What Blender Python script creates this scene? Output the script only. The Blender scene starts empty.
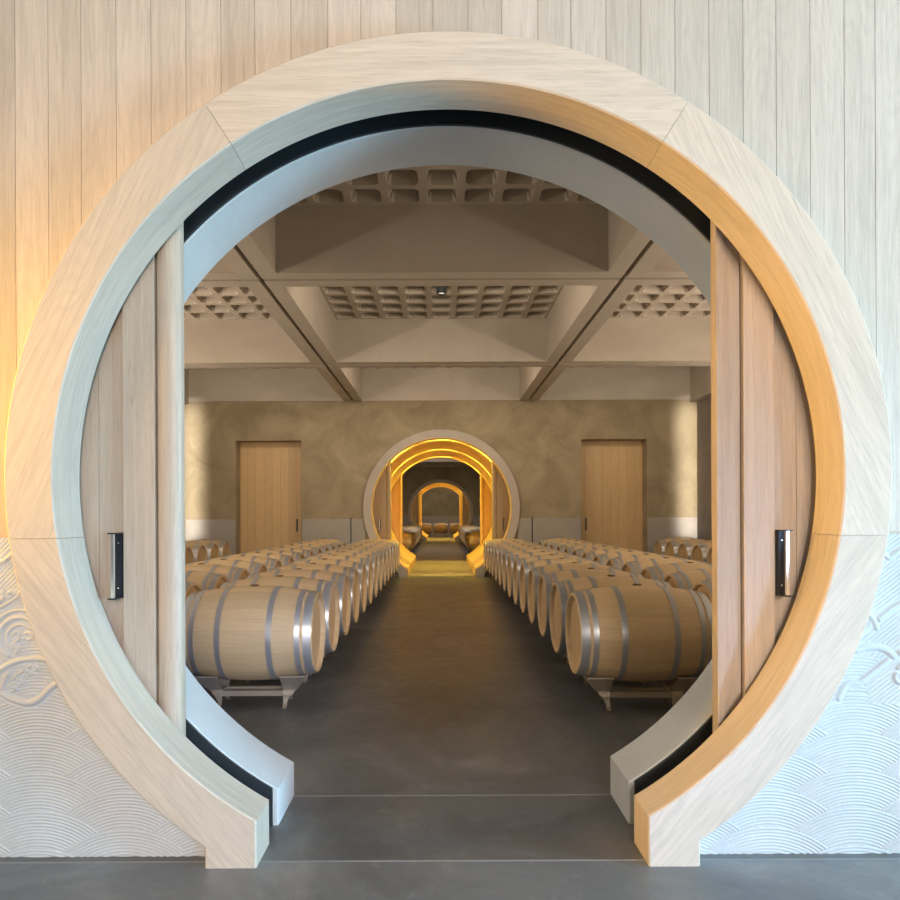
import bpy, math, random
import numpy as np
from mathutils import Vector
random.seed(7)
PI = math.pi
SC = bpy.context.scene
COL = SC.collection

# ------------------------------------------------------------------ camera
cam_d = bpy.data.cameras.new('camera'); cam = bpy.data.objects.new('camera', cam_d); COL.objects.link(cam)
cam.location = (0, 0, 1.41)
cam.rotation_euler = (PI/2, 0, 0)
cam.rotation_euler.rotate_axis('Z', math.radians(-0.25))
cam_d.sensor_width = 36; cam_d.lens = 672/900*36
cam_d.shift_x = 10/900; cam_d.shift_y = 65/900
cam_d.clip_start = 0.05; cam_d.clip_end = 200
SC.camera = cam

# ------------------------------------------------------------------ world, lights, exposure
w = bpy.data.worlds.new('world'); SC.world = w; w.use_nodes = True
w.node_tree.nodes['Background'].inputs[0].default_value = (0.80, 0.90, 1.0, 1)
w.node_tree.nodes['Background'].inputs[1].default_value = 0.10
SC.view_settings.view_transform = 'Standard'; SC.view_settings.look = 'None'
SC.view_settings.gamma = 1; SC.view_settings.exposure = 0.06
SC.view_settings.use_curve_mapping = False

def area(name, loc, aim, sx, sy, power, col, spread=180):
    d = bpy.data.lights.new(name, 'AREA'); d.shape = 'RECTANGLE'; d.size = sx; d.size_y = sy
    d.energy = power; d.color = col; d.spread = math.radians(spread)
    o = bpy.data.objects.new(name, d); COL.objects.link(o); o.location = loc
    o.rotation_euler = (Vector(aim)-Vector(loc)).to_track_quat('-Z', 'Y').to_euler()
    return o
def slot_lamp(name, p, tang, d, ln, wd, power, col):
    from mathutils import Matrix
    o = area(name, p, (p[0], p[1]+1, p[2]), ln, wd, power, col)
    z = -Vector(d).normalized(); x = Vector(tang); x = (x-z*x.dot(z)).normalized(); y = z.cross(x)
    o.rotation_euler = Matrix((x, y, z)).transposed().to_euler(); return o
WARM = (1.0, 0.62, 0.16); COOL = (0.42, 0.82, 1.0); GOLD = (1.0, 0.80, 0.12); FILL_COL = (1.0, 0.85, 0.66)
area('gold_lamp_left', (-3.5, 2.44, 1.95), (1.5, 2.78, 1.9), 0.20, 1.2, 31, (1.0, 0.50, 0.01), 75)
area('daylight_front', (1.7, -5.4, 2.9), (0, 2.9, 1.6), 2.2, 2.2, 430, (1.0, 0.88, 0.78))
area('warm_light_left', (-5.2, -1.2, 2.9), (-1.2, 2.8, 2.0), 1.2, 1.2, 75, (1.0, 0.66, 0.30))
area('cool_daylight_through_gate', (4.6, -3.4, 1.3), (-1.3, 5.0, 0.6), 1.2, 1.2, 9, (0.42, 0.62, 1.0), 24)
area('blue_daylight_right', (8.0, 0.55, 1.2), (-1.4, 3.2, 1.6), 1.2, 2.2, 760, (0.33, 0.73, 1.0))

CX = 0.034; CZ = 1.570; R1 = 1.584; R2 = 1.78; LEG = 0.775
YW = 2.787; YF = 2.688; YB = 2.89; YC0 = 3.06; YC1 = 3.39; RC = 1.605
YFAR = 15.3; HW = 5.86; ZB = 4.01; ZC = 4.74

# ------------------------------------------------------------------ materials
def mat(name, base=(0.5, 0.5, 0.5), rough=0.6, metal=0.0):
    m = bpy.data.materials.new(name); m.use_nodes = True
    b = m.node_tree.nodes['Principled BSDF']
    b.inputs['Base Color'].default_value = (*base, 1); b.inputs['Roughness'].default_value = rough
    b.inputs['Metallic'].default_value = metal
    return m
class NT:
    def __init__(s, m): s.t = m.node_tree; s.b = s.t.nodes['Principled BSDF']
    def n(s, kind, **kw):
        x = s.t.nodes.new('ShaderNode'+kind)
        for k, v in kw.items():
            if k in x.inputs.keys(): x.inputs[k].default_value = v
            else: setattr(x, k, v)
        return x
    def l(s, a, b): s.t.links.new(a, b)
    def noise(s, vec, scale, detail=4, rough=0.6, dist=0.0):
        x = s.n('TexNoise', Scale=scale, Detail=detail, Roughness=rough, Distortion=dist); s.l(vec, x.inputs['Vector']); return x.outputs['Fac']
    def map(s, vec, scale):
        x = s.n('Mapping'); x.inputs['Scale'].default_value = scale; s.l(vec, x.inputs['Vector']); return x.outputs['Vector']
    def ramp(s, fac, stops):
        x = s.n('ValToRGB'); e = x.color_ramp.elements
        e[0].position, e[0].color = stops[0][0], (*stops[0][1], 1); e[1].position, e[1].color = stops[-1][0], (*stops[-1][1], 1)
        for p, c in stops[1:-1]:
            q = e.new(p); q.color = (*c, 1)
        s.l(fac, x.inputs[0]); return x.outputs[0]
    def mix(s, a, b, fac, mode='MIX'):
        x = s.n('Mix', data_type='RGBA', blend_type=mode)
        for sock, v in ((x.inputs[6], a), (x.inputs[7], b), (x.inputs[0], fac)):
            if isinstance(v, (int, float)): sock.default_value = v if sock.type == 'VALUE' else (v, v, v, 1)
            elif isinstance(v, tuple): sock.default_value = (*v, 1)
            else: s.l(v, sock)
        return x.outputs[2]
    def math(s, op, a, b=0.0):
        x = s.n('Math', operation=op)
        for i, v in enumerate((a, b)):
            if isinstance(v, (int, float)): x.inputs[i].default_value = v
            else: s.l(v, x.inputs[i])
        return x.outputs[0]
    def bump(s, h, strength, dist=0.01):
        x = s.n('Bump', Strength=strength, Distance=dist); s.l(h, x.inputs['Height']); s.l(x.outputs[0], s.b.inputs['Normal'])

def sc3(c, k): return tuple(min(1, v*k) for v in c)
def wood(name, c, rough=0.55, vary=0.16, knots=True, grain=1.0, bump=0.15):
    m = mat(name, c, rough); t = NT(m)
    uv = t.n('UVMap').outputs[0]
    at = t.n('Attribute'); at.attribute_name = 'rnd'; rnd = at.outputs['Fac']
    cx = t.n('CombineXYZ'); t.l(t.math('MULTIPLY', rnd, 37.0), cx.inputs[2]); t.l(t.math('MULTIPLY', rnd, 11.0), cx.inputs[0])
    ad = t.n('VectorMath', operation='ADD'); t.l(uv, ad.inputs[0]); t.l(cx.outputs[0], ad.inputs[1]); v = ad.outputs[0]
    f1 = t.noise(t.map(v, (1.6*grain, 38*grain, 1)), 1.0, 5, 0.6, 0.6)
    f2 = t.noise(t.map(v, (7*grain, 160*grain, 1)), 1.0, 3, 0.6)
    # cathedral figure: rings of a strongly stretched field
    f3 = t.noise(t.map(v, (0.8*grain, 5.0*grain, 1)), 1.0, 1, 0.4, 0.3)
    rings = t.math('ABSOLUTE', t.math('SINE', t.math('MULTIPLY', f3, 75.0)))
    col = t.ramp(f1, [(0.25, sc3(c, 1-vary)), (0.5, c), (0.78, sc3(c, 1+vary*0.7))])
    col = t.mix(col, sc3(c, 0.72), t.math('MULTIPLY', t.math('POWER', rings, 5.0), 0.16*min(1.6, vary/0.16)))
    col = t.mix(col, sc3(c, 0.66), t.math('MULTIPLY', t.ramp(f2, [(0.52, (0, 0, 0)), (0.72, (1, 1, 1))]), 0.55))
    tint = t.ramp(rnd, [(0, (0.86, 0.85, 0.84)), (0.5, (0.98, 0.97, 0.95)), (1, (1.08, 1.07, 1.07))])
    col = t.mix(col, tint, 1.0, 'MULTIPLY')
    if knots:
        vo = t.n('TexVoronoi', Scale=1.0); t.l(t.map(v, (1.3, 3.2, 1)), vo.inputs['Vector'])
        k = t.ramp(vo.outputs['Distance'], [(0.018, (1, 1, 1)), (0.045, (0, 0, 0))])
        col = t.mix(col, sc3(c, 0.35), t.math('MULTIPLY', k, 0.6))
    t.l(col, t.b.inputs['Base Color']); t.bump(f2, bump, 0.004)
    return m
def plaster(name, c1, c2, scale=1.2, bump=0.25, rough=0.85, fine=18):
    m = mat(name, c1, rough); t = NT(m); p = t.n('NewGeometry').outputs['Position']
    a = t.noise(p, scale, 7, 0.62, 0.8); b = t.noise(p, fine, 5, 0.65)
    col = t.ramp(a, [(0.32, c1), (0.68, c2)])
    col = t.mix(col, sc3(c2, 1.18), t.math('MULTIPLY', t.ramp(b, [(0.55, (0, 0, 0)), (0.75, (1, 1, 1))]), 0.35))
    t.l(col, t.b.inputs['Base Color']); t.bump(b, bump, 0.02)
    return m
M = {}
M['oak'] = wood('pale oak planks', (0.63, 0.56, 0.49), vary=0.16)
M['oak_ring'] = wood('pale oak ring', (0.69, 0.60, 0.51), vary=0.16)
M['oak_door'] = wood('oak door boards', (0.56, 0.46, 0.37), rough=0.45, vary=0.14)
M['oak_gold'] = wood('varnished oak', (0.66, 0.44, 0.22), rough=0.5, vary=0.10, knots=False)
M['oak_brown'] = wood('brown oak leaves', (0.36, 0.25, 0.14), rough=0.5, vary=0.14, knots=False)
M['carved'] = plaster('carved white dado', (0.56, 0.60, 0.64), (0.64, 0.68, 0.72), 1.5, 0.05, 0.7, 40)
M['concrete'] = plaster('pale concrete', (0.44, 0.38, 0.32), (0.52, 0.46, 0.39), 0.9, 0.10, 0.85, 30)
M['ring_concrete'] = plaster('smooth ring concrete', (0.56, 0.58, 0.59), (0.64, 0.66, 0.67), 2.0, 0.08, 0.7, 40)
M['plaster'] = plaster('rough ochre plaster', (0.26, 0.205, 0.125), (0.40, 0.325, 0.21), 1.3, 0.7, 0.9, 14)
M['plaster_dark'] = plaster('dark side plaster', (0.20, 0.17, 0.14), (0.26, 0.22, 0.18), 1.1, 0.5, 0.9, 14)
M['black'] = mat('black steel', (0.026, 0.034, 0.042), 0.4)
M['dark_bronze'] = mat('dark bronze', (0.03, 0.035, 0.045), 0.35, 0.6)
M['polished'] = mat('polished bar', (0.9, 0.88, 0.84), 0.25, 0.9)
M['glow'] = mat('lit lens', (0.9, 0.9, 0.85), 0.3)
M['glow'].node_tree.nodes['Principled BSDF'].inputs['Emission Color'].default_value = (1, 0.9, 0.75, 1)
M['glow'].node_tree.nodes['Principled BSDF'].inputs['Emission Strength'].default_value = 0.7

def floor_mat(name, c1, c2, c3):
    m = mat(name, c1, 0.4); t = NT(m); p = t.n('NewGeometry').outputs['Position']
    a = t.noise(p, 1.1, 8, 0.65, 1.2); b = t.noise(p, 9, 6, 0.7, 0.5)
    col = t.ramp(a, [(0.3, c1), (0.55, c2), (0.75, c3)])
    col = t.mix(col, sc3(c3, 1.35), t.math('MULTIPLY', t.ramp(b, [(0.55, (0, 0, 0)), (0.8, (1, 1, 1))]), 0.45))
    t.l(col, t.b.inputs['Base Color'])
    r = t.ramp(b, [(0.3, (0.30,)*3), (0.7, (0.48,)*3)]); t.l(r, t.b.inputs['Roughness']); t.bump(b, 0.05, 0.01)
    return m
M['floor'] = floor_mat('polished dark concrete', (0.085, 0.090, 0.098), (0.135, 0.140, 0.148), (0.22, 0.222, 0.225))
M['floor_front'] = floor_mat('polished grey concrete', (0.11, 0.125, 0.15), (0.18, 0.20, 0.225), (0.29, 0.31, 0.335))
M['floor_pale'] = floor_mat('pale stone floor', (0.20, 0.17, 0.18), (0.26, 0.225, 0.235), (0.33, 0.29, 0.29))
M['joint'] = mat('pale joint filler', (0.30, 0.31, 0.32), 0.6)

# staves and metal for barrels
def stave_mat(name, c):
    m = mat(name, c, 0.5); t = NT(m); uv = t.n('UVMap').outputs[0]
    s = t.n('SeparateXYZ'); t.l(uv, s.inputs[0])
    v = t.math('MULTIPLY', s.outputs[1], 26.0); fl = t.math('FLOOR', v); fr = t.math('FRACT', v)
    line = t.math('LESS_THAN', fr, 0.05)
    oi = t.n('ObjectInfo').outputs['Random']
    wn = t.n('TexWhiteNoise', noise_dimensions='2D'); cb = t.n('CombineXYZ'); t.l(fl, cb.inputs[0]); t.l(oi, cb.inputs[1]); t.l(cb.outputs[0], wn.inputs['Vector'])
    g = t.noise(t.map(uv, (5, 90, 1)), 1.0, 4, 0.6, 0.4)
    col = t.ramp(wn.outputs['Value'], [(0, sc3(c, 0.90)), (1, sc3(c, 1.06))])
    col = t.mix(col, sc3(c, 0.75), t.math('MULTIPLY', t.ramp(g, [(0.45, (0, 0, 0)), (0.75, (1, 1, 1))]), 0.5))
    col = t.mix(col, sc3(c, 0.45), t.math('MULTIPLY', line, 0.25))
    t.l(col, t.b.inputs['Base Color']); t.bump(g, 0.15, 0.003)
    return m
M['stave'] = stave_mat('oak staves', (0.66, 0.48, 0.275))
M['head'] = stave_mat('oak head boards', (0.64, 0.44, 0.24))
M['hoop'] = mat('galvanised hoop', (0.50, 0.51, 0.54), 0.33, 0.6)
M['bung'] = mat('bung', (0.16, 0.09, 0.04), 0.6)
M['rack'] = mat('rack steel', (0.52, 0.46, 0.38), 0.4, 0.55)
M['glass'] = mat('unused pane glass', (0.9, 0.9, 0.9), 0.3)  # unused, no window pane is built

# ------------------------------------------------------------------ mesh helper
class MB:
    def __init__(s): s.v = []; s.f = []; s.uv = []; s.r = []; s.m = []; s.sm = []
    def face(s, pts, uvs=None, rnd=0.5, mi=0, smooth=False):
        i = len(s.v); s.v += [tuple(p) for p in pts]; s.f.append(tuple(range(i, i+len(pts))))
        s.uv += uvs if uvs else [(p[0], p[2]) for p in pts]; s.r.append(rnd); s.m.append(mi); s.sm.append(smooth)
    def grid(s, rows, uvf=None, rnd=0.5, mi=0, smooth=True, close=False):
        base = len(s.v); n = len(rows[0])
        for r in rows: s.v += [tuple(p) for p in r]
        nr = len(rows)
        for a in range(nr-1):
            for b in range(n if close else n-1):
                b2 = (b+1) % n
                s.f.append((base+a*n+b, base+(a+1)*n+b, base+(a+1)*n+b2, base+a*n+b2))
                for (ii, jj) in ((a, b), (a+1, b), (a+1, b+1), (a, b+1)):
                    s.uv.append(uvf(ii, jj) if uvf else (rows[ii][jj % n][0], rows[ii][jj % n][2]))
                s.r.append(rnd); s.m.append(mi); s.sm.append(smooth)
    def box(s, x0, x1, y0, y1, z0, z1, rnd=0.5, mi=0, along='z'):
        P = [(x, y, z) for x in (x0, x1) for y in (y0, y1) for z in (z0, z1)]
        F = [(0, 1, 3, 2), (4, 6, 7, 5), (0, 4, 5, 1), (2, 3, 7, 6), (0, 2, 6, 4), (1, 5, 7, 3)]
        ax = 'xyz'.index(along)
        for f in F:
            pts = [P[k] for k in f]
            oth = [k for k in range(3) if k != ax]
            uv = [(p[ax], p[oth[0]]+p[oth[1]]) for p in pts]
            s.face(pts, uv, rnd, mi)
    def build(s, name, mats, parent=None, kind=None, loc=(0, 0, 0), merge=False):
        me = bpy.data.meshes.new(name); me.from_pydata(s.v, [], s.f)
        uvl = me.uv_layers.new(name='UVMap'); uvl.data.foreach_set('uv', np.array(s.uv, 'f').ravel())
        a = me.attributes.new('rnd', 'FLOAT', 'FACE'); a.data.foreach_set('value', np.array(s.r, 'f'))
        for mm in (mats if isinstance(mats, (list, tuple)) else [mats]): me.materials.append(mm)
        me.polygons.foreach_set('material_index', s.m); me.polygons.foreach_set('use_smooth', s.sm)
        me.update()
        o = bpy.data.objects.new(name, me); COL.objects.link(o); o.location = loc
        if parent: o.parent = parent
        if kind: o['kind'] = kind
        return o
def empty(name, loc=(0, 0, 0), **props):
    o = bpy.data.objects.new(name, None); COL.objects.link(o); o.location = loc; o.empty_display_size = 0.1
    for k, v in props.items(): o[k] = v
    return o
S = 'structure'

# ------------------------------------------------------------------ profiles
def arc(r, a0, a1, n):
    return [(CX+r*math.cos(math.radians(a0+(a1-a0)*i/n)), CZ+r*math.sin(math.radians(a0+(a1-a0)*i/n))) for i in range(n+1)]
def leg_angle(r, half): return math.degrees(math.acos(half/r))   # angle below the horizontal where the leg begins
def profile(r, half, n=120, half_r=None):
    """open path floor -> circle -> floor, from the right leg round to the left leg"""
    hr = half_r or half
    p = arc(r, -leg_angle(r, hr), 180+leg_angle(r, half), n)
    return [(CX+hr, 0)] + p + [(CX-half, 0)]
def ring_piece(mb, inner, outer, y0, y1, fdir=None, rnd=0.5, mi=0, bev=0.006):
    """solid between two matching outlines; fdir = grain direction (dx,dz) for the faces"""
    fd = Vector((fdir[0], 0, fdir[1])).normalized() if fdir else Vector((0, 0, 1))
    pd = Vector((-fd.z, 0, fd.x))
    def uvp(x, z): q = Vector((x, 0, z)); return (q.dot(fd), q.dot(pd))
    N = len(inner)
    # bevelled inner and outer edges
    def shrink(a, b, d):
        L = math.hypot(b[0]-a[0], b[1]-a[1]); return (a[0]+(b[0]-a[0])*d/L, a[1]+(b[1]-a[1])*d/L)
    fi = [shrink(inner[k], outer[k], bev) for k in range(N)]; fo = [shrink(outer[k], inner[k], bev) for k in range(N)]
    rows = [[(p[0], y0, p[1]) for p in fi], [(p[0], y0, p[1]) for p in fo]]
    mb.grid(rows, lambda i, j: uvp(rows[i][j][0], rows[i][j][2]), rnd, mi, False)
    L = [0]
    for k in range(1, N): L.append(L[-1]+math.hypot(inner[k][0]-inner[k-1][0], inner[k][1]-inner[k-1][1]))
    def strip(r, arcs):
        # corner at the leg is sharp: split the strip there
        cuts = [0]
        for k in range(1, N-1):
            a = Vector((arcs[k][0]-arcs[k-1][0], arcs[k][1]-arcs[k-1][1])); b = Vector((arcs[k+1][0]-arcs[k][0], arcs[k+1][1]-arcs[k][1]))
            if a.length > 1e-6 and b.length > 1e-6 and a.angle(b) > 0.2: cuts.append(k)
        cuts.append(N-1)
        for c0, c1 in zip(cuts[:-1], cuts[1:]):
            rr = [row[c0:c1+1] for row in r]
            mb.grid(rr, lambda i, j, c0=c0, rr=rr: (L[min(N-1, c0+j)], rr[i][j][1]), rnd, mi, True)
    strip([[(p[0], y0+bev, p[1]) for p in inner], [(p[0], y0, p[1]) for p in fi]], inner)
    strip([[(p[0], y1, p[1]) for p in inner], [(p[0], y0+bev, p[1]) for p in inner]], inner)
    strip([[(p[0], y0, p[1]) for p in fo], [(p[0], y0+bev, p[1]) for p in outer]], outer)
    strip([[(p[0], y0+bev, p[1]) for p in outer], [(p[0], y1, p[1]) for p in outer]], outer)
    rows2 = [[(p[0], y1, p[1]) for p in outer], [(p[0], y1, p[1]) for p in inner]]
    mb.grid(rows2, lambda i, j: uvp(rows2[i][j][0], rows2[i][j][2]), rnd, mi, False)
    for k in (0, N-1):
        a, b = inner[k], outer[k]
        mb.face([(a[0], y0+bev, a[1]), (b[0], y0+bev, b[1]), (b[0], y1, b[1]), (a[0], y1, a[1])], None, rnd, mi)
def plate(mb, y0, y1, r, half, x0, x1, H, mi=0, back=True):
    """wall slab with the moon-gate opening"""
    pr = profile(r, half, 120)
    corners = [math.atan2(z-CZ, x-CX) for x, z in ((x1, H), (x0, H))]
    path = list(pr)
    a = leg_angle(r, half)
    # insert exact rays towards the corners so that nothing is clipped
    extra = [(CX+r*math.cos(c), CZ+r*math.sin(c)) for c in corners]
    def key(p): 
        t = math.atan2(p[1]-CZ, p[0]-CX); return t if t > -PI/2 else t+2*PI
    mid = sorted(pr[1:-1]+extra, key=key)
    low = [(CX+r*math.cos(c), CZ+r*math.sin(c)) for c in (math.atan2(-CZ, x1-CX), math.atan2(-CZ, x0-CX))]
    low = [p for p in low if p[1] > 0]
    mid = sorted(mid+low, key=key)
    path = [pr[0]]+mid+[pr[-1]]
    out = []
    for (x, z) in path:
        dx, dz = x-CX, z-CZ; t = 1e9
        if dx > 1e-9: t = min(t, (x1-CX)/dx)
        if dx < -1e-9: t = min(t, (x0-CX)/dx)
        if dz > 1e-9: t = min(t, (H-CZ)/dz)
        if dz < -1e-9: t = min(t, -CZ/dz)
        out.append((CX+dx*t, CZ+dz*t))
    out[0] = path[0]; out[-1] = path[-1]
    for y in ((y0, y1) if back else (y0,)):
        rows = [[(p[0], y, p[1]) for p in path], [(p[0], y, p[1]) for p in out]]
        if y == y1: rows = rows[::-1]
        mb.grid(rows, None, 0.5, mi, False)
    rows = [[(p[0], y1, p[1]) for p in path], [(p[0], y0, p[1]) for p in path]]
    mb.grid(rows, None, 0.5, mi, False)

# ------------------------------------------------------------------ floors
def slab(name, x0, x1, y0, y1, m, z=0.0, t=0.12):
    b = MB(); b.box(x0, x1, y0, y1, z-t, z, along='y'); return b.build(name, m, kind=S)
slab('floor', -7, 7, -4, 2.735, M['floor_front'])
slab('floor', -HW-.3, HW+.3, 2.745, YFAR+.3, M['floor'])
slab('floor', -2.6, 2.6, YFAR+.3, 21.2, M['floor_pale'])
slab('floor', -HW-.3, HW+.3, 21.2, 36.6, M['floor'])
slab('floor', -2.6, 2.6, 36.6, 42.0, M['floor_pale'])
slab('floor', -HW-.3, HW+.3, 42.0, 50.4, M['floor'])
slab('trim_1', -7, 7, 2.735, 2.745, M['joint'], 0.0008)
slab('trim_2', -HW, HW, 3.376, 3.382, M['joint'], 0.0010, 0.0009)

# ------------------------------------------------------------------ front wall: planks over a carved dado
DZ = 1.331
wall = empty('wall_front', kind=S)
b = MB(); pw = 0.1432; gap = 0.0022
JX = [(q-440)/241.1 for q in (17, 50, 83, 118, 153, 188, 223, 257, 293, 330, 363, 398, 435, 470, 504, 540, 573, 608, 643, 677, 711, 745, 778, 812, 846, 877)]
JX = [JX[0]-.142*k for k in range(26, 0, -1)]+JX+[JX[-1]+.142*k for k in range(1, 22)]
def hole_z(x, R=1.70):
    d = abs(x-CX)
    return CZ+math.sqrt(R*R-d*d) if d < R else DZ
rr = random.Random(3)
for j0, j1 in zip(JX[:-1], JX[1:]):
    a, c = j0+gap/2, j1-gap/2; r = rr.random(); n = 6
    top = 4.02
    xs = [a+(c-a)*i/n for i in range(n+1)]
    if max(abs(a-CX), abs(c-CX)) > 1.70 > min(abs(a-CX), abs(c-CX)):
        e = CX+1.6999*(1 if a > CX else -1); xs = sorted(xs+[e])
    for k in range(len(xs)-1):
        p, q = xs[k], xs[k+1]; zp, zq = hole_z(p), hole_z(q)
        if abs((p+q)/2-CX) > 1.70: zp = zq = DZ
        b.face([(p, YW, zp), (q, YW, zq), (q, YW, top), (p, YW, top)], [(zp, p), (zq, q), (top, q), (top, p)], r)
    for xx in (a, c):
        z0 = hole_z(xx); b.face([(xx, YW, z0), (xx, YW+.008, z0), (xx, YW+.008, top), (xx, YW, top)], [(z0, xx), (z0, xx+.01), (top, xx+.01), (top, xx)], r)
b.build('plank_cladding', M['oak'], wall)
b = MB(); plate(b, YW+.006, YB-.004, 1.66, .86, -6.5, 6.5, 4.02); b.build('wall_core', M['oak_door'], wall)
b = MB(); b.box(-6.5, CX-1.7, YW-.002, YW+.006, DZ-.006, DZ+.004, along='x'); b.box(CX+1.7, 6.5, YW-.002, YW+.006, DZ-.006, DZ+.004, along='x')
b.build('plank_edge', M['oak_door'], wall)

def px(x, y): return ((x-440)/241.1, 1.41-(y-515)/241.1)
def seg_dist(X, Z, pts):
    d = np.full(X.shape, 9.0)
    for (x0, z0), (x1, z1) in zip(pts[:-1], pts[1:]):
        vx, vz = x1-x0, z1-z0; L = vx*vx+vz*vz+1e-12
        t = np.clip(((X-x0)*vx+(Z-z0)*vz)/L, 0, 1)
        d = np.minimum(d, np.hypot(X-x0-t*vx, Z-z0-t*vz))
    return d
def smooth_path(p, n=8):
    out = []
    for i in range(len(p)-1):
        p0 = p[max(i-1, 0)]; p1 = p[i]; p2 = p[i+1]; p3 = p[min(i+2, len(p)-1)]
        for k in range(n):
            t = k/n
            out.append(tuple(0.5*((2*p1[c])+(-p0[c]+p2[c])*t+(2*p0[c]-5*p1[c]+4*p2[c]-p3[c])*t*t+(-p0[c]+3*p1[c]-3*p2[c]+p3[c])*t**3) for c in (0, 1)))
    return out+[p[-1]]
def spiral(cx, cy, r0, r1, a0, a1, n=20):
    return [(cx+(r0+(r1-r0)*i/n)*math.cos(math.radians(a0+(a1-a0)*i/n)), cy-(r0+(r1-r0)*i/n)*math.sin(math.radians(a0+(a1-a0)*i/n))) for i in range(n+1)]
def carving(X, Z, side):
    # overlapping fans of concentric combed lines
    Rf = 0.40; px0 = (-1.672 if side < 0 else 1.713); dz = 0.0785; colw = 0.36
    best = np.full(X.shape, -1.0); rad = np.zeros(X.shape); fanz = np.full(X.shape, 9.0)
    for j in range(26, -14, -1):
        cz = -0.60+j*dz*1.0+0.235
        off = (j % 2)*colw/1.0
        u = (X-px0-off)/(2*colw); xc = px0+off+np.round(u)*2*colw
        d = np.hypot(X-xc, Z-cz); ins = d < Rf
        rad = np.where(ins, d, rad); fanz = np.where(ins, Rf-d, fanz)
    h = 0.0023*np.cos(2*PI*rad/0.0135)+0.0014*np.exp(-fanz/0.02)
    strokes = []
    if side < 0:
        P = [([(-40, 680), (-15, 684), (0, 668), (14, 660), (28, 657), (42, 657), (52, 660)], .011),
             ([(-30, 700), (-10, 690), (0, 690), (8, 695), (18, 699), (30, 701), (40, 696), (50, 686), (60, 680)], .012),
             (spiral(20, 636, 21, 21, 20, 235), .011), (spiral(20, 636, 14, 12, 40, 230), .007), (spiral(20, 636, 28, 27, 60, 215), .006),
             ([(13, 633), (17, 629), (21, 633), (18, 638), (14, 642), (19, 646), (16, 651)], .007),
             (spiral(29, 635, 5.5, 1.5, 200, -200), .006),
             ([(3, 676), (8, 672), (4, 680), (2, 686)], .008), ([(8, 684), (14, 676), (24, 668), (34, 662)], .006),
             (spiral(13, 686, 4.5, 1, 90, 500), .006), (spiral(21, 679, 4.0, 1, 120, 480), .005), (spiral(29, 671, 3.6, 1, 120, 480), .005), (spiral(36, 666, 3.2, 1, 120, 480), .005),
             ([(-20, 610), (-6, 604), (2, 598), (6, 592), (3, 589)], .007), (spiral(12, 593, 4.5, 1.5, 240, -90), .006), ([(0, 606), (10, 600), (18, 594), (22, 586)], .006),
             ([(-60, 575), (-20, 566), (0, 561), (12, 553), (20, 545)], .009), ([(-80, 640), (-50, 620), (-25, 640), (-40, 665), (-70, 660)], .011)]
    else:
        P = [([(838, 700), (846, 686), (860, 683), (875, 672), (900, 654), (960, 628)], .011),
             ([(856, 652), (870, 649), (884, 651), (893, 658)], .012), ([(850, 640), (864, 632), (880, 620), (900, 606), (950, 585)], .011),
             ([(868, 616), (873, 622), (876, 630)], .009), ([(884, 556), (890, 560), (900, 552), (930, 540)], .009),
             (spiral(900, 680, 7, 4, 100, 290), .008), (spiral(908, 676, 12, 3, 150, -300), .009),
             ([(930, 690), (960, 660), (1000, 650), (1040, 670)], .011)]
        a, c = px(900, 654), px(838, 700)
        # the swell lobes above: long straight combed lines
    if side > 0:
        x0, z0 = px(862, 683); x1, z1 = px(900, 654)
        nx, nz = -(z1-z0), (x1-x0); L = math.hypot(nx, nz); sd = ((X-x0)*nx+(Z-z0)*nz)/L
        comb = 0.0018*np.cos(2*PI*sd/0.0150)
        blend = np.clip((Z-0.80)/0.02, 0, 1); h = h*(1-blend)+blend*comb
        cut = (sd < 0)&(Z > 0.62)
        cc = 0.0018*np.cos(2*PI*(sd*0.9)/0.0140)
        h = np.where(cut & (X > px(866, 0)[0]), cc, h)
    else:
        blend = np.clip((Z-0.92)/0.05, 0, 1)
        x0, z0 = px(0, 590); nx, nz = -0.72, 0.69; sd = (X-x0)*nx+(Z-z0)*nz
        h = h*(1-blend)+blend*0.0016*np.cos(2*PI*sd/0.014)
    for pts, wd in P:
        q = smooth_path([px(*p) for p in pts], 5)
        d = seg_dist(X, Z, q); prof = np.clip(1-(d/wd)**2, 0, 1)**0.5
        kk = 1.0 if side < 0 else 0.42
        h = np.where(d < wd*1.9, np.where(d < wd, 0.002+0.010*kk*prof, -0.002*kk), h)
    return h
def relief(side):
    xa, xb = (-3.2, CX-0.93) if side < 0 else (CX+0.93, 3.2)
    st = 0.0034; nx = int((xb-xa)/st); nz = int(DZ/st)
    xs = np.linspace(xa, xb, nx); zs = np.linspace(0.0, DZ-.006, nz)
    X, Z = np.meshgrid(xs, zs); H = carving(X, Z, side)
    V = np.stack([X, YW-0.002-H, Z], -1).reshape(-1, 3)
    i = np.arange(nz-1)[:, None]*nx+np.arange(nx-1)[None, :]
    F = np.stack([i, i+1, i+nx+1, i+nx], -1).reshape(-1, 4)
    cxm = xs[:-1]+st/2; czm = zs[:-1]+st/2
    A, Bm = np.meshgrid(cxm, czm); keep = (np.hypot(A-CX, Bm-CZ) > 1.66).ravel(); F = F[keep]
    me = bpy.data.meshes.new('carved_dado')
    me.vertices.add(len(V)); me.vertices.foreach_set('co', V.ravel())
    me.loops.add(F.size); me.loops.foreach_set('vertex_index', F.ravel().astype('i'))
    me.polygons.add(len(F)); me.polygons.foreach_set('loop_start', np.arange(0, F.size, 4)); me.polygons.foreach_set('loop_total', np.full(len(F), 4))
    me.polygons.foreach_set('use_smooth', np.ones(len(F), bool)); me.update(calc_edges=True)
    me.materials.append(M['carved']); o = bpy.data.objects.new('carved_dado', me); COL.objects.link(o); o.parent = wall
relief(-1); relief(1)
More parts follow.
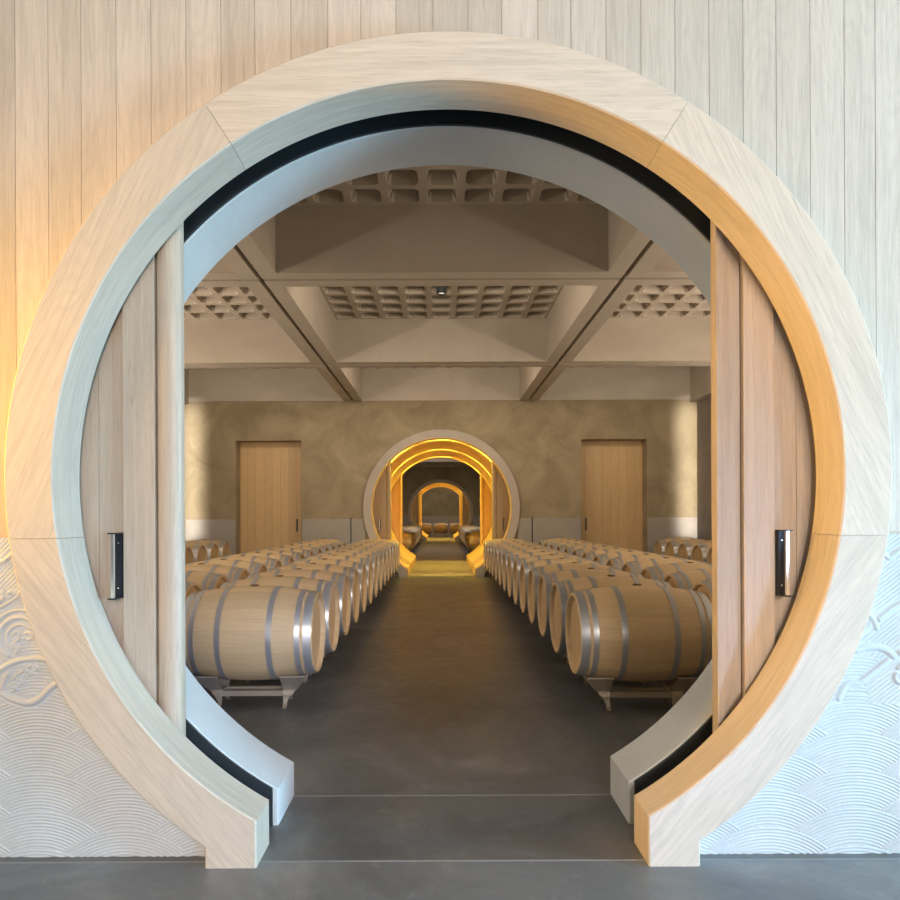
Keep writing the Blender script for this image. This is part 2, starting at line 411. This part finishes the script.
b = MB(); b.box(-6.5, -3.2, YW, YW+.02, 0, DZ-.006); b.box(3.2, 6.5, YW, YW+.02, 0, DZ-.006); b.build('plain_dado', M['carved'], wall)
b = MB(); b.box(-6.5, 6.5, -1.0, YB, 4.02, 4.15, along='x'); b.build('ceiling', M['oak'], kind=S)

# ------------------------------------------------------------------ timber ring of five segments
ring = empty('trim_3', kind=S)
N = 46
ai, ao = leg_angle(R1, LEG), leg_angle(R2, 0.982-0.0)
ji, jo = math.degrees(math.asin(.248/R1)), math.degrees(math.asin(.248/R2))
g = 0.025
def seg(i0, i1, o0, o1, fdir, rnd, leg=0):
    inn = arc(R1, i0, i1, N); out = arc(R2, o0, o1, N)
    if leg == 1: inn = [(CX+LEG+.02, 0)]+inn; out = [(CX+1.002, 0)]+out
    if leg == -1: inn = inn+[(CX-LEG, 0)]; out = out+[(CX-.982, 0)]
    b = MB(); ring_piece(b, inn, out, YF, YB, fdir, rnd); b.build('ring_segment', M['oak_ring'], ring)
seg(-leg_angle(R1, LEG+.02), -ji-g, -leg_angle(R2, 1.002), -jo-g, (0.62, 0.78), 0.62, 1)
seg(-ji+g, 57-g, -jo+g, 57-g, (-0.42, 0.91), 0.83)
seg(57+g, 123-g, 57+g, 123-g, (1, 0.0), 0.71)
seg(123+g, 180+ji-g, 123+g, 180+jo-g, (0.42, 0.91), 0.35)
seg(180+ji+g, 180+ai, 180+jo+g, 180+ao, (-0.62, 0.78), 0.42, -1)

# black slot plate and concrete ring behind
b = MB(); ring_piece(b, profile(RC+.006, .80, half_r=.845), profile(1.90, 1.09), YC0-.014, YC0-.001, None, bev=.001); b.build('trim_4', M['black'], kind=S)
b = MB(); ring_piece(b, profile(RC, .776, half_r=.82), profile(1.86, 1.08), YC0, YC1, None, bev=.006); b.build('trim_5', M['ring_concrete'], kind=S)

# ------------------------------------------------------------------ sliding leaves in the slot
def leaf(name, side, yf, mats, handle=True, thick=.062, male=None):
    """side -1 left / +1 right; pieces follow the boards seen on each leaf"""
    male = (side < 0) if male is None else male
    o1 = .022 if side < 0 else .028; o2 = .008 if side < 0 else .016
    root = empty(name, (CX, yf, 0), kind=S)
    def hz(x, R=1.70, cxx=1.14):
        d = x-cxx
        return math.sqrt(max(0, R*R-d*d))
    def board(nm, prof, back, rnd, hf=1.0):
        # prof: list of (x, yfront) going outwards; makes a vertical board with that front profile
        b = MB(); rows = []
        fr = [(side*x, y) for x, y in prof]
        zt = [CZ+hz(x) for x, _ in prof]; zb = [max(0.015, CZ-hz(x)) for x, _ in prof]
        lo = [(fr[k][0], fr[k][1], zb[k]) for k in range(len(fr))]; hi = [(fr[k][0], fr[k][1], zt[k]) for k in range(len(fr))]
        rows = [lo, hi] if side > 0 else [hi, lo]
        b.grid(rows, lambda i, j: (rows[i][j][2], rows[i][j][0]), rnd, 0, len(prof) > 3)
        for k in (0, len(fr)-1):
            x, y = fr[k]; b.face([(x, y, zb[k]), (x, back, zb[k]), (x, back, zt[k]), (x, y, zt[k])], [(zb[k], x), (zb[k], x+.05), (zt[k], x+.05), (zt[k], x)], rnd)
        lb = [(p[0], back, p[2]) for p in lo]; hb = [(p[0], back, p[2]) for p in hi]
        r2 = [lb, hb]; b.grid(r2, lambda i, j: (r2[i][j][2], r2[i][j][0]), rnd, 0, False)
        b.grid([hi, hb], None, rnd, 0, False); b.grid([lo, lb], None, rnd, 0, False)
        return b.build(nm, mats, root)
    if male:
        pr = [(1.141+o1+(.119+o2-o1)*(1-math.cos(t*PI/14))/2, .030*(1-math.sin(t*PI/14))) for t in range(15)]
    else:
        pr = [(1.140+o1+(.127+o2-o1)*t/14, .002+.034*math.sin((t/14)**1.2*PI*0.5)) for t in range(15)]
    board('lead_post', pr, thick, 0.75)
    e = pr[-1][0]
    board('stile', [(e+.004, .004), (1.400+o2, .004)], thick, 0.55 if male else 0.85)
    board('panel_board', [(1.400+o2, .020), (1.520, .020)], thick, 0.35); board('panel_board', [(1.522, .020), (1.68, .020)], thick, 0.45)
    board('panel_board', [(1.682, .020), (1.85, .020)], thick, 0.4)
    board('panel_board', [(1.852, .020), (2.05, .020)], thick, 0.4)
    if handle:
        h = MB(); x0 = 1.412 if side < 0 else 1.428
        def bx(a, c, y0, y1, z0, z1, mi): h.box(min(side*a, side*c), max(side*a, side*c), y0, y1, z0, z1, mi=mi)
        bx(x0, x0+.030, -.004, .020, 1.06, 1.335, 0)
        for z in (1.056, 1.335): bx(x0, x0+.034, -.062, .020, z, z+.005, 0)
        bx(x0+.012, x0+.024, -.052, -.040, 1.06, 1.336, 1)
        for z in (1.10, 1.295):
            bx(x0+.012, x0+.018, -.006, -.003, z-.003, z+.003, 1)
        h.build('door_handle', [M['dark_bronze'], M['polished']], root)
    return root
leaf('door_1', -1, 2.912, M['oak_door'])
leaf('door_2', 1, 2.912, M['oak_door'])

# ------------------------------------------------------------------ cellar shells
def shell(y0, y1, tag, fill=None):
    """room between two moon-gate walls; y0 = its near wall inner face, y1 = far wall face"""
    b = MB(); plate(b, y0-.3 if tag else YC0+.003, y0, 1.80, 1.0, -HW-.3, HW+.3, 4.9); b.build('wall_near', M['plaster'], kind=S)
    for s, nm in ((-1, 'wall_left'), (1, 'wall_right')):
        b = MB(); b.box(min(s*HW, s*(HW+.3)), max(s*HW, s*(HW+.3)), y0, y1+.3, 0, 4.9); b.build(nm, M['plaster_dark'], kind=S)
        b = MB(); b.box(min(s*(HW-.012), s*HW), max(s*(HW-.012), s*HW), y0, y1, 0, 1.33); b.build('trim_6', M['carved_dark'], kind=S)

def waffle(mb, x0, x1, y0, y1, nx, ny, z, mi=0):
    px_, py_ = (x1-x0)/nx, (y1-y0)/ny
    for i in range(nx):
        for j in range(ny):
            a, c = x0+i*px_, x0+(i+1)*px_; d, e = y0+j*py_, y0+(j+1)*py_
            ro = 0.10*px_; r2 = 0.20*px_; hgt = .17
            O = [(a, d, z), (c, d, z), (c, e, z), (a, e, z)]
            P = [(a+ro, d+ro, z), (c-ro, d+ro, z), (c-ro, e-ro, z), (a+ro, e-ro, z)]
            Q = [(a+r2, d+r2, z+hgt), (c-r2, d+r2, z+hgt), (c-r2, e-r2, z+hgt), (a+r2, e-r2, z+hgt)]
            ch = .05*px_
            for k in range(4):
                k2 = (k+1) % 4
                mb.face([O[k], O[k2], P[k2], P[k]], None, .5, mi); mb.face([P[k], P[k2], Q[k2], Q[k]], None, .5, mi)
            mb.face(Q, None, .5, mi)
            # haunches where the ribs cross
            hh = 0.23*px_
            for (sx, sy, qx, qy) in ((1, 1, P[0][0], P[0][1]), (-1, 1, P[1][0], P[1][1]), (-1, -1, P[2][0], P[2][1]), (1, -1, P[3][0], P[3][1])):
                A = (qx, qy, z+.001); B = (qx+sx*hh*.5, qy, z+.001); C = (qx, qy+sy*hh*.5, z+.001)
                D = (qx+sx*.05, qy+sy*.05, z+.11)
                mb.face([A, B, C], None, .5, mi); mb.face([B, D, C], None, .5, mi)
BEX = 2.0; BW = .215; GR = .028
def ceiling(ys, y_near, y_far):
    """ys: groove centres of the cross beams"""
    b = MB()
    yr = [y_near]+[v for y in ys for v in (y-BW, y+BW)]+[y_far]
    xr = [-HW+.16, CX-BEX-BW, CX-BEX+BW, CX+BEX-BW, CX+BEX+BW, HW-.16]
    for a, c in zip(yr[0::2], yr[1::2]):
        for d, e in zip(xr[0::2], xr[1::2]):
            waffle(b, d, e, a, c, 9, max(2, round((c-a)/.40)), ZC)
    b.build('ceiling', M['concrete'], kind=S)
    bb = MB()
    cutx = [CX-BEX, CX+BEX]
    xs = [-HW+.1, CX-BEX-GR, CX-BEX+GR, CX+BEX-GR, CX+BEX+GR, HW-.1]
    ysg = [y_near-.1]+[v for y in ys for v in (y-BW, y+BW)]+[y_far+.02]
    lip = .035
    for y in ys:
        for a, c in zip(xs[0::2], xs[1::2]):
            bb.box(a, c, y-BW, y-GR, ZB, ZC+.02, along='x'); bb.box(a, c, y+GR, y+BW, ZB, ZC+.02, along='x')
        bb.box(-HW+.1, HW-.1, y-GR, y+GR, ZB+.18, ZC, along='x')
    for xg in cutx:
        for a, c in zip(ysg[0::2], ysg[1::2]):
            bb.box(xg-BW, xg-GR, a, c, ZB, ZC+.02, along='y'); bb.box(xg+GR, xg+BW, a, c, ZB, ZC+.02, along='y')
        bb.box(xg-GR, xg+GR, y_near-.1, y_far+.02, ZB+.18, ZC, along='y')
    # side beams and the pale beam over the far wall
    for s in (-1, 1):
        bb.box(min(s*5.70, s*5.84), max(s*5.70, s*5.84), y_near, y_far, 3.955, ZC+.02, along='y')
    bb.box(-5.70, 5.70, y_far-.035, y_far+.05, ZB, ZC+.02, along='x')
    bb.build('ceiling_beam', M['concrete'], kind=S)
    r = MB(); r.box(-HW-.3, HW+.3, y_near-.3, y_far+.3, ZC+.30, ZC+.4, along='x'); 
    for s in (-1, 1): r.box(min(s*5.69, s*(HW+.3)), max(s*5.69, s*(HW+.3)), y_near-.3, y_far+.3, ZC+.0, ZC+.3, along='x')
    r.box(-HW, HW, y_near-.3, y_near, ZC, ZC+.3); r.box(-HW, HW, y_far, y_far+.3, ZC, ZC+.3)
    r.build('roof', M['concrete'], kind=S)

# carved bands of the far walls (shader relief: too small to be seen as mesh)
def carved_mat(name, c):
    m = plaster(name, c, sc3(c, 1.15), 3, 0.1, 0.9, 30); t = NT(m); p = t.n('NewGeometry').outputs['Position']
    vo = t.n('TexVoronoi', Scale=4.5, feature='DISTANCE_TO_EDGE'); t.l(p, vo.inputs['Vector'])
    nz = t.noise(p, 16, 3, .6, 2.5)
    s = t.math('SINE', t.math('MULTIPLY', nz, 60.0)); t.bump(s, 0.5, 0.012)
    return m
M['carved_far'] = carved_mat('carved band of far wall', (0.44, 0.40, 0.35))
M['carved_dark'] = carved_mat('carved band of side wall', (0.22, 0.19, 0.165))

def far_wall(y, doors=True, n0=3):
    wr = empty('wall_far', kind=S)
    D0, D1, DT = 3.19, 4.68, 3.12
    b = MB(); xx = D0 if doors else HW+.3
    plate(b, y, y+.3, 1.72, .96, -xx+CX, xx+CX, 4.9)
    if doors:
        for s in (-1, 1):
            def X(a, c): return (CX+min(s*a, s*c), CX+max(s*a, s*c))
            x0, x1 = X(D0, D1); b.box(x0, x1, y, y+.38, DT, 4.9)
            x0, x1 = X(D1, HW+.35); b.box(x0, x1, y, y+.38, 0, 4.9)
            x0, x1 = X(D0-.01, D0); b.box(x0, x1, y+.01, y+.38, 0, DT)
    b.build('wall_plaster', M['plaster'], wr)
    b = MB()
    segs = [(1.73, D0-.02), (D1, HW-.04)] if doors else [(1.73, HW-.04)]
    for s in (-1, 1):
        for a, c in segs:
            cuts = [a, 2.06, c] if a < 2.06 < c else [a, c]
            for p, q in zip(cuts[:-1], cuts[1:]):
                b.box(CX+min(s*(p+.006), s*(q-.006)), CX+max(s*(p+.006), s*(q-.006)), y-.02, y+.01, 0, 1.33)
    b.build('carved_dado', M['carved_far'], wr)
    if doors:
        b = MB()
        for s in (-1, 1): b.box(CX+s*2.06-.012, CX+s*2.06+.012, y-.024, y+.004, 0, 1.36)
        b.build('dado_post', M['dark_bronze'], wr)
        for s in (-1, 1):
            d = empty('door_%d' % n0, (CX+s*(D0+D1)/2, y+.34, 0), kind=S); n0 += 1
            wd = (D1-D0)/2+.03; b = MB(); nb = 8
            for k in range(nb):
                p = -wd+2*wd*k/nb; b.box(p+.0015, p+2*wd/nb-.0015, -.0, .05, .01, DT+.02, rnd=.3+.5*random.random())
            b.build('door_boards', M['oak_gold'], d)
            h = MB(); hx = -s*(wd-.20); h.box(hx-.018, hx+.018, -.012, .0, 1.04, 1.33); h.build('door_handle', M['black'], d)
    return wr

def tunnel(y0, y1, n):
    """moon-gate passage: concrete ring, leaves, timber lining with a recessed light slot, second leaves"""
    b = MB(); ring_piece(b, profile(R1, .762), profile(R2, .982), y0-.09, y0+.03, None, bev=.012); b.build('trim_7', M['concrete'], kind=S)
    b = MB(); ring_piece(b, profile(R1, .77, 90), profile(R1+.12, .95, 90), y0+.03, y0+.235, (1, 0), bev=.004); b.build('trim_9', M['oak_gold'], kind=S)
    b = MB(); ring_piece(b, profile(R1-.004, .758, 90), profile(R1+.02, .80, 90), y0-.095, y0-.080, None, bev=.002); b.build('trim_8', M['oak_gold'], kind=S)
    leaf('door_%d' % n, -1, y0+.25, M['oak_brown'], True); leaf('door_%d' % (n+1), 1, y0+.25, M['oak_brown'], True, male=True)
    ym = (y0+y1)/2+.05
    for a, c in ((y0+.36, ym-.05), (ym+.05, y1-.42), (y1-.28, y1)):
        b = MB(); ring_piece(b, profile(R1, .77, 90), profile(R1+.12, .95, 90), a, c, (1, 0), bev=.004)
        b.build('trim_9', M['oak_gold'], kind=S)
    b = MB()
    plate(b, ym-.30, ym-.06, R1+.12, .95, -2.5, 2.5, 3.6); plate(b, ym+.06, ym+.30, R1+.12, .95, -2.5, 2.5, 3.6)
    b.build('wall_passage', M['oak_gold'], kind=S)
    b = MB()
    for s in (-1, 1): b.box(min(s*2.5, s*2.62), max(s*2.5, s*2.62), y0+.3, y1, 0, 3.6)
    b.box(-2.62, 2.62, y0+.3, y1, 3.6, 3.72); b.build('wall_passage_outer', M['oak_gold'], kind=S)
    leaf('door_%d' % (n+2), -1, y1-.40, M['oak_gold'], False, thick=.06); leaf('door_%d' % (n+3), 1, y1-.40, M['oak_gold'], False, thick=.06, male=True)
    # recessed strip lamps in the slot, shining into the passage
    for ang in (15, 50, 90, 130, 165):
        a = math.radians(ang); r = R1+.06
        tg = (-math.sin(a), 0, math.cos(a)); q = R1+.10; co, si = math.cos(a), math.sin(a)
        slot_lamp('passage_strip_lamp', (CX+r*co, ym, CZ+r*si), tg, (-co, 0, -si), .9, .07, TUN_W*.35, GOLD)
        slot_lamp('passage_slot_lamp', (CX+q*co, y0+.336, CZ+q*si), tg, (-co, 1.0, -si), .8, .03, TUN_W, GOLD)
        slot_lamp('passage_slot_lamp', (CX+q*co, y1-.30, CZ+q*si), tg, (-co, -1.0, -si), .8, .03, TUN_W, GOLD)
TUN_W = 45

shell(3.37, YFAR, 0)
BY = [7.42, 11.62]
ceiling(BY, 3.37, YFAR)
far_wall(YFAR, True, 3)
tunnel(YFAR, 20.45, 10)
shell(20.75, 36.5, 1); ceiling([25.0, 29.0, 33.0], 20.75, 36.5); far_wall(36.5, False)
tunnel(36.5, 41.6, 20)
shell(42.0, 50, 1); ceiling([46.0], 42.0, 50)
b = MB(); b.box(-HW, HW, 50, 50.3, 0, 4.9); b.build('wall_end', M['plaster'], kind=S)
b = MB(); b.box(-HW, HW, 49.98, 50, 0, 1.33); b.build('trim_10', M['carved_far'], kind=S)

# cellar light: added fills along the side walls, no windows; corner daylight
SIDE_FILL_W = 110; UP_W = 125
for s in (-1, 1):
    b = MB(); X0 = s*(HW-.002)
    for yy in (5.2, 8.2):
        pass
    area('side_wall_fill', (s*5.66, 6.6, 2.9), (0, 7.2, 2.5), 5.0, 1.6, SIDE_FILL_W, FILL_COL)  # added fill for the whole room, no window stands here
    area('side_up_fill', (s*5.55, 7.6, 2.4), (s*3.5, 7.6, 6), 8.0, .3, UP_W, FILL_COL)  # added upward fill to brighten the ceiling
    area('corner_daylight', (s*5.62, 4.0, 2.2), (s*5.66, 15.3, 2.3), .30, 3.2, 10, (1, .93, .84), 4)
for yb, p in ((7.70, 32), (11.90, 38)):
    for xx, wd in ((0, 2.2), (-4, 2.2), (4, 2.2)):
        area('beam_back_fill', (CX+xx, yb, 4.40), (CX+xx, yb+3, 3.6), wd, .35, p*(1 if xx == 0 else .7), FILL_COL)  # added fill hidden behind each cross beam, brightens the next beam and far wall
area('room_two_fill', (0, 29.5, 3.96), (0, 31, 0), 6, 9, 220, FILL_COL)  # added fill to brighten the second cellar, out of view overhead
area('room_three_fill', (0, 46.0, 3.9), (0, 48.6, 0), 4, 3, 70, FILL_COL)  # added fill to brighten the third room

# ------------------------------------------------------------------ ceiling spotlight
sp = empty('ceiling_spotlight', (CX+.002, 9.72, ZC-.13), label='small black round spotlight fixed to the waffle ceiling above the aisle', category='ceiling light')
def lathe(mb, prof, n=32, mi=0, axis='z', close=False):
    rows = []
    for r, h in prof:
        row = []
        for k in range(n):
            a = 2*PI*k/n; row.append((r*math.cos(a), r*math.sin(a), h) if axis == 'z' else (h, r*math.cos(a), r*math.sin(a)))
        rows.append(row)
    mb.grid(rows, lambda i, j: (prof[i][1], j/n), .5, mi, True, True)
b = MB(); lathe(b, [(.0001, .13), (.072, .13), (.075, .125)]); lathe(b, [(.075, .125), (.075, .005)]); lathe(b, [(.075, .005), (.072, 0), (.048, 0), (.045, .02)]); b.build('housing', M['black'], sp)
b = MB(); lathe(b, [(.046, .012), (.03, .008), (.0001, .006)]); b.build('lens', M['glow'], sp)

# ------------------------------------------------------------------ barrels
L2 = .475
def br(x): return .292+.058*(1-abs(x/L2)**1.9)
def make_barrel():
    root = empty('oak_barrel')
    b = MB(); n = 56
    xs = [L2*(-1+2*i/24) for i in range(25)]
    prof = [(br(x), x) for x in xs]
    lathe(b, prof, n, 0, 'x')
    for s in (-1, 1):
        lathe(b, [(br(L2), s*L2), (br(L2)-.010, s*(L2+.003)), (br(L2)-.022, s*L2), (br(L2)-.028, s*(L2-.045))], n, 0, 'x')
    b.build('staves', M['stave'], root)
    for s in (-1, 1):
        b = MB(); rad = br(L2)-.027; x = s*(L2-.034)
        rows = []
        for q in (0.0005, .35, .7, 1.0): rows.append([(x, rad*q*math.cos(2*PI*k/n), rad*q*math.sin(2*PI*k/n)) for k in range(n)])
        b.grid(rows, lambda i, j, rows=rows: (rows[i][j % n][2], rows[i][j % n][1]*1.0+.5), .5, 0, False, True)
        b.build('barrel_head', M['head'], root)
    for c, wd in ((.440, .056), (.372, .038), (.180, .040)):
        for s in (-1, 1):
            b = MB(); o = .0035
            xa, xb = s*(c-wd/2), s*(c+wd/2); ra, rb = br(xa)+o, br(xb)+o
            lathe(b, [(ra-o, xa), (ra, xa)], n, 0, 'x'); lathe(b, [(ra, xa), ((ra+rb)/2+.0005, (xa+xb)/2), (rb, xb)], n, 0, 'x'); lathe(b, [(rb, xb), (rb-o, xb)], n, 0, 'x')
            b.build('hoop', M['hoop'], root)
    b = MB(); lathe(b, [(.034, .340), (.032, .357), (.0001, .358)], 16); b.build('bung', M['bung'], root)
    return root
def make_rack():
    root = empty('barrel_rack')
    for s in (-1, 1):
        b = MB(); xc = s*.27; t = .010
        def sheet(p, q, wa0, wa1, wb0, wb1):   # between (y,z) p and q; x extents at each end
            for dz in (0, -t):
                b.face([(xc+wa0, p[0], p[1]+dz), (xc+wa1, p[0], p[1]+dz), (xc+wb1, q[0], q[1]+dz), (xc+wb0, q[0], q[1]+dz)])
            A = [(xc+wa0, *p), (xc+wa1, *p), (xc+wb1, *q), (xc+wb0, *q)]
            for k in range(4):
                u, v = A[k], A[(k+1) % 4]; b.face([u, v, (v[0], v[1], v[2]-t), (u[0], u[1], u[2]-t)])
        sheet((-.07, .13), (.07, .13), -.045, .045, -.045, .045)
        for d in (-1, 1):
            o0, o1 = (-.045, .14) if s > 0 else (-.14, .045)
            sheet((d*.07, .13), (d*.205, .258), -.045, .045, o0, o1)
        b.build('saddle', M['rack'], root)
        for d in (-1, 1):
            b = MB(); pts = [(d*.07, .128), (d*.085, .105), (d*.082, .08), (d*.082, .04), (d*.10, .012), (d*.125, .004)]
            wi = lambda i: .06*min(1, i/3); fx = xc-s*.045
            rows = sorted([[(fx, y, z) for i, (y, z) in enumerate(pts)], [(xc+s*(.045-wi(i)), y, z) for i, (y, z) in enumerate(pts)]])
            rows2 = [[(x, y+.006*d, z-.004+.004) for x, y, z in r] for r in rows]
            b.grid(rows); b.grid(rows2[::-1]); b.grid([rows[0], rows2[0]]); b.grid([rows2[1], rows[1]]); b.build('foot', M['rack'], root)
    for d in (-1, 1):
        b = MB(); b.box(-.27, .27, d*.06-.018, d*.06+.018, .082, .122, along='x'); b.build('crossbar', M['rack'], root)
    return root
B0 = make_barrel(); K0 = make_rack(); used = {'b': False, 'k': False}
def dup(src, key, loc, label, cat, group, flip=False):
    if not used[key]: used[key] = True; r = src
    else:
        r = src.copy(); COL.objects.link(r)
        for ch in src.children:
            c = ch.copy(); COL.objects.link(c); c.parent = r
    r.location = loc; r['label'] = label; r['category'] = cat; r['group'] = group
    if key == 'b': r.rotation_euler = (random.uniform(-.05, .05), 0, PI if flip else 0)
    return r
ORD = ['first', 'second', 'third', 'fourth', 'fifth', 'sixth', 'seventh', 'eighth', 'ninth', 'tenth', 'eleventh', 'twelfth', 'thirteenth', 'fourteenth', 'fifteenth', 'sixteenth', 'seventeenth', 'eighteenth', 'nineteenth', 'twentieth']
P = .755; ZBR = .539
def row(side, xhead, y0, n, where, group, tint='', start=0, frm='the moon gate'):
    xc = side*(xhead+L2)
    for i in range(n):
        y = y0+P*i; o = ORD[i] if start == 0 else ORD[n-1-i]
        if start == 0 and i == 0 and tint: lb = tint
        else: lb = 'oak barrel with steel hoops, %s from %s, %s' % (o, frm, where)
        dup(B0, 'b', (xc, y, ZBR), lb, 'barrel', group, random.random() < .5)
        kl = 'steel cradle under %s barrel from %s, %s' % (o, frm.replace('the ', ''), where)
        dup(K0, 'k', (xc, y, 0), kl, 'barrel rack', group.replace('barrels', 'barrel racks'))
row(-1, .910, 5.03, 14, 'left row beside the aisle', 'barrels in the left row beside the aisle', 'pale greyish oak barrel with steel hoops at near end of left aisle row')
row(1, .972, 4.94, 14, 'right row beside the aisle', 'barrels in the right row beside the aisle', 'honey brown oak barrel with steel hoops at near end of right aisle row')
row(-1, 2.12, 5.03, 14, 'left row behind the aisle row', 'barrels in the second row on the left')
row(1, 2.20, 4.93, 14, 'right row behind the aisle row', 'barrels in the second row on the right')
row(-1, 4.72, 14.85-P*5, 6, 'row by the left wall', 'barrels in the row by the left wall', start=1, frm='the far wall')
row(1, 4.80, 14.83-P*5, 6, 'row by the right wall', 'barrels in the row by the right wall', start=1, frm='the far wall')
row(-1, .93, 22.0, 18, 'left row of second cellar', 'barrels in the left row of the second cellar', frm='the golden passage')
row(1, .96, 22.0, 18, 'right row of second cellar', 'barrels in the right row of the second cellar', frm='the golden passage')
for i, nm in enumerate(('left', 'middle', 'right')):
    xx = CX+(i-1)*1.08
    dup(B0, 'b', (xx, 45.0, ZBR), 'dark barrel lying across the far end of the aisle, %s of three' % nm, 'barrel', 'barrels across the far end')
    dup(K0, 'k', (xx, 45.0, 0), 'cradle under the %s barrel across the far end of the aisle' % nm, 'barrel rack', 'barrel racks across the far end')
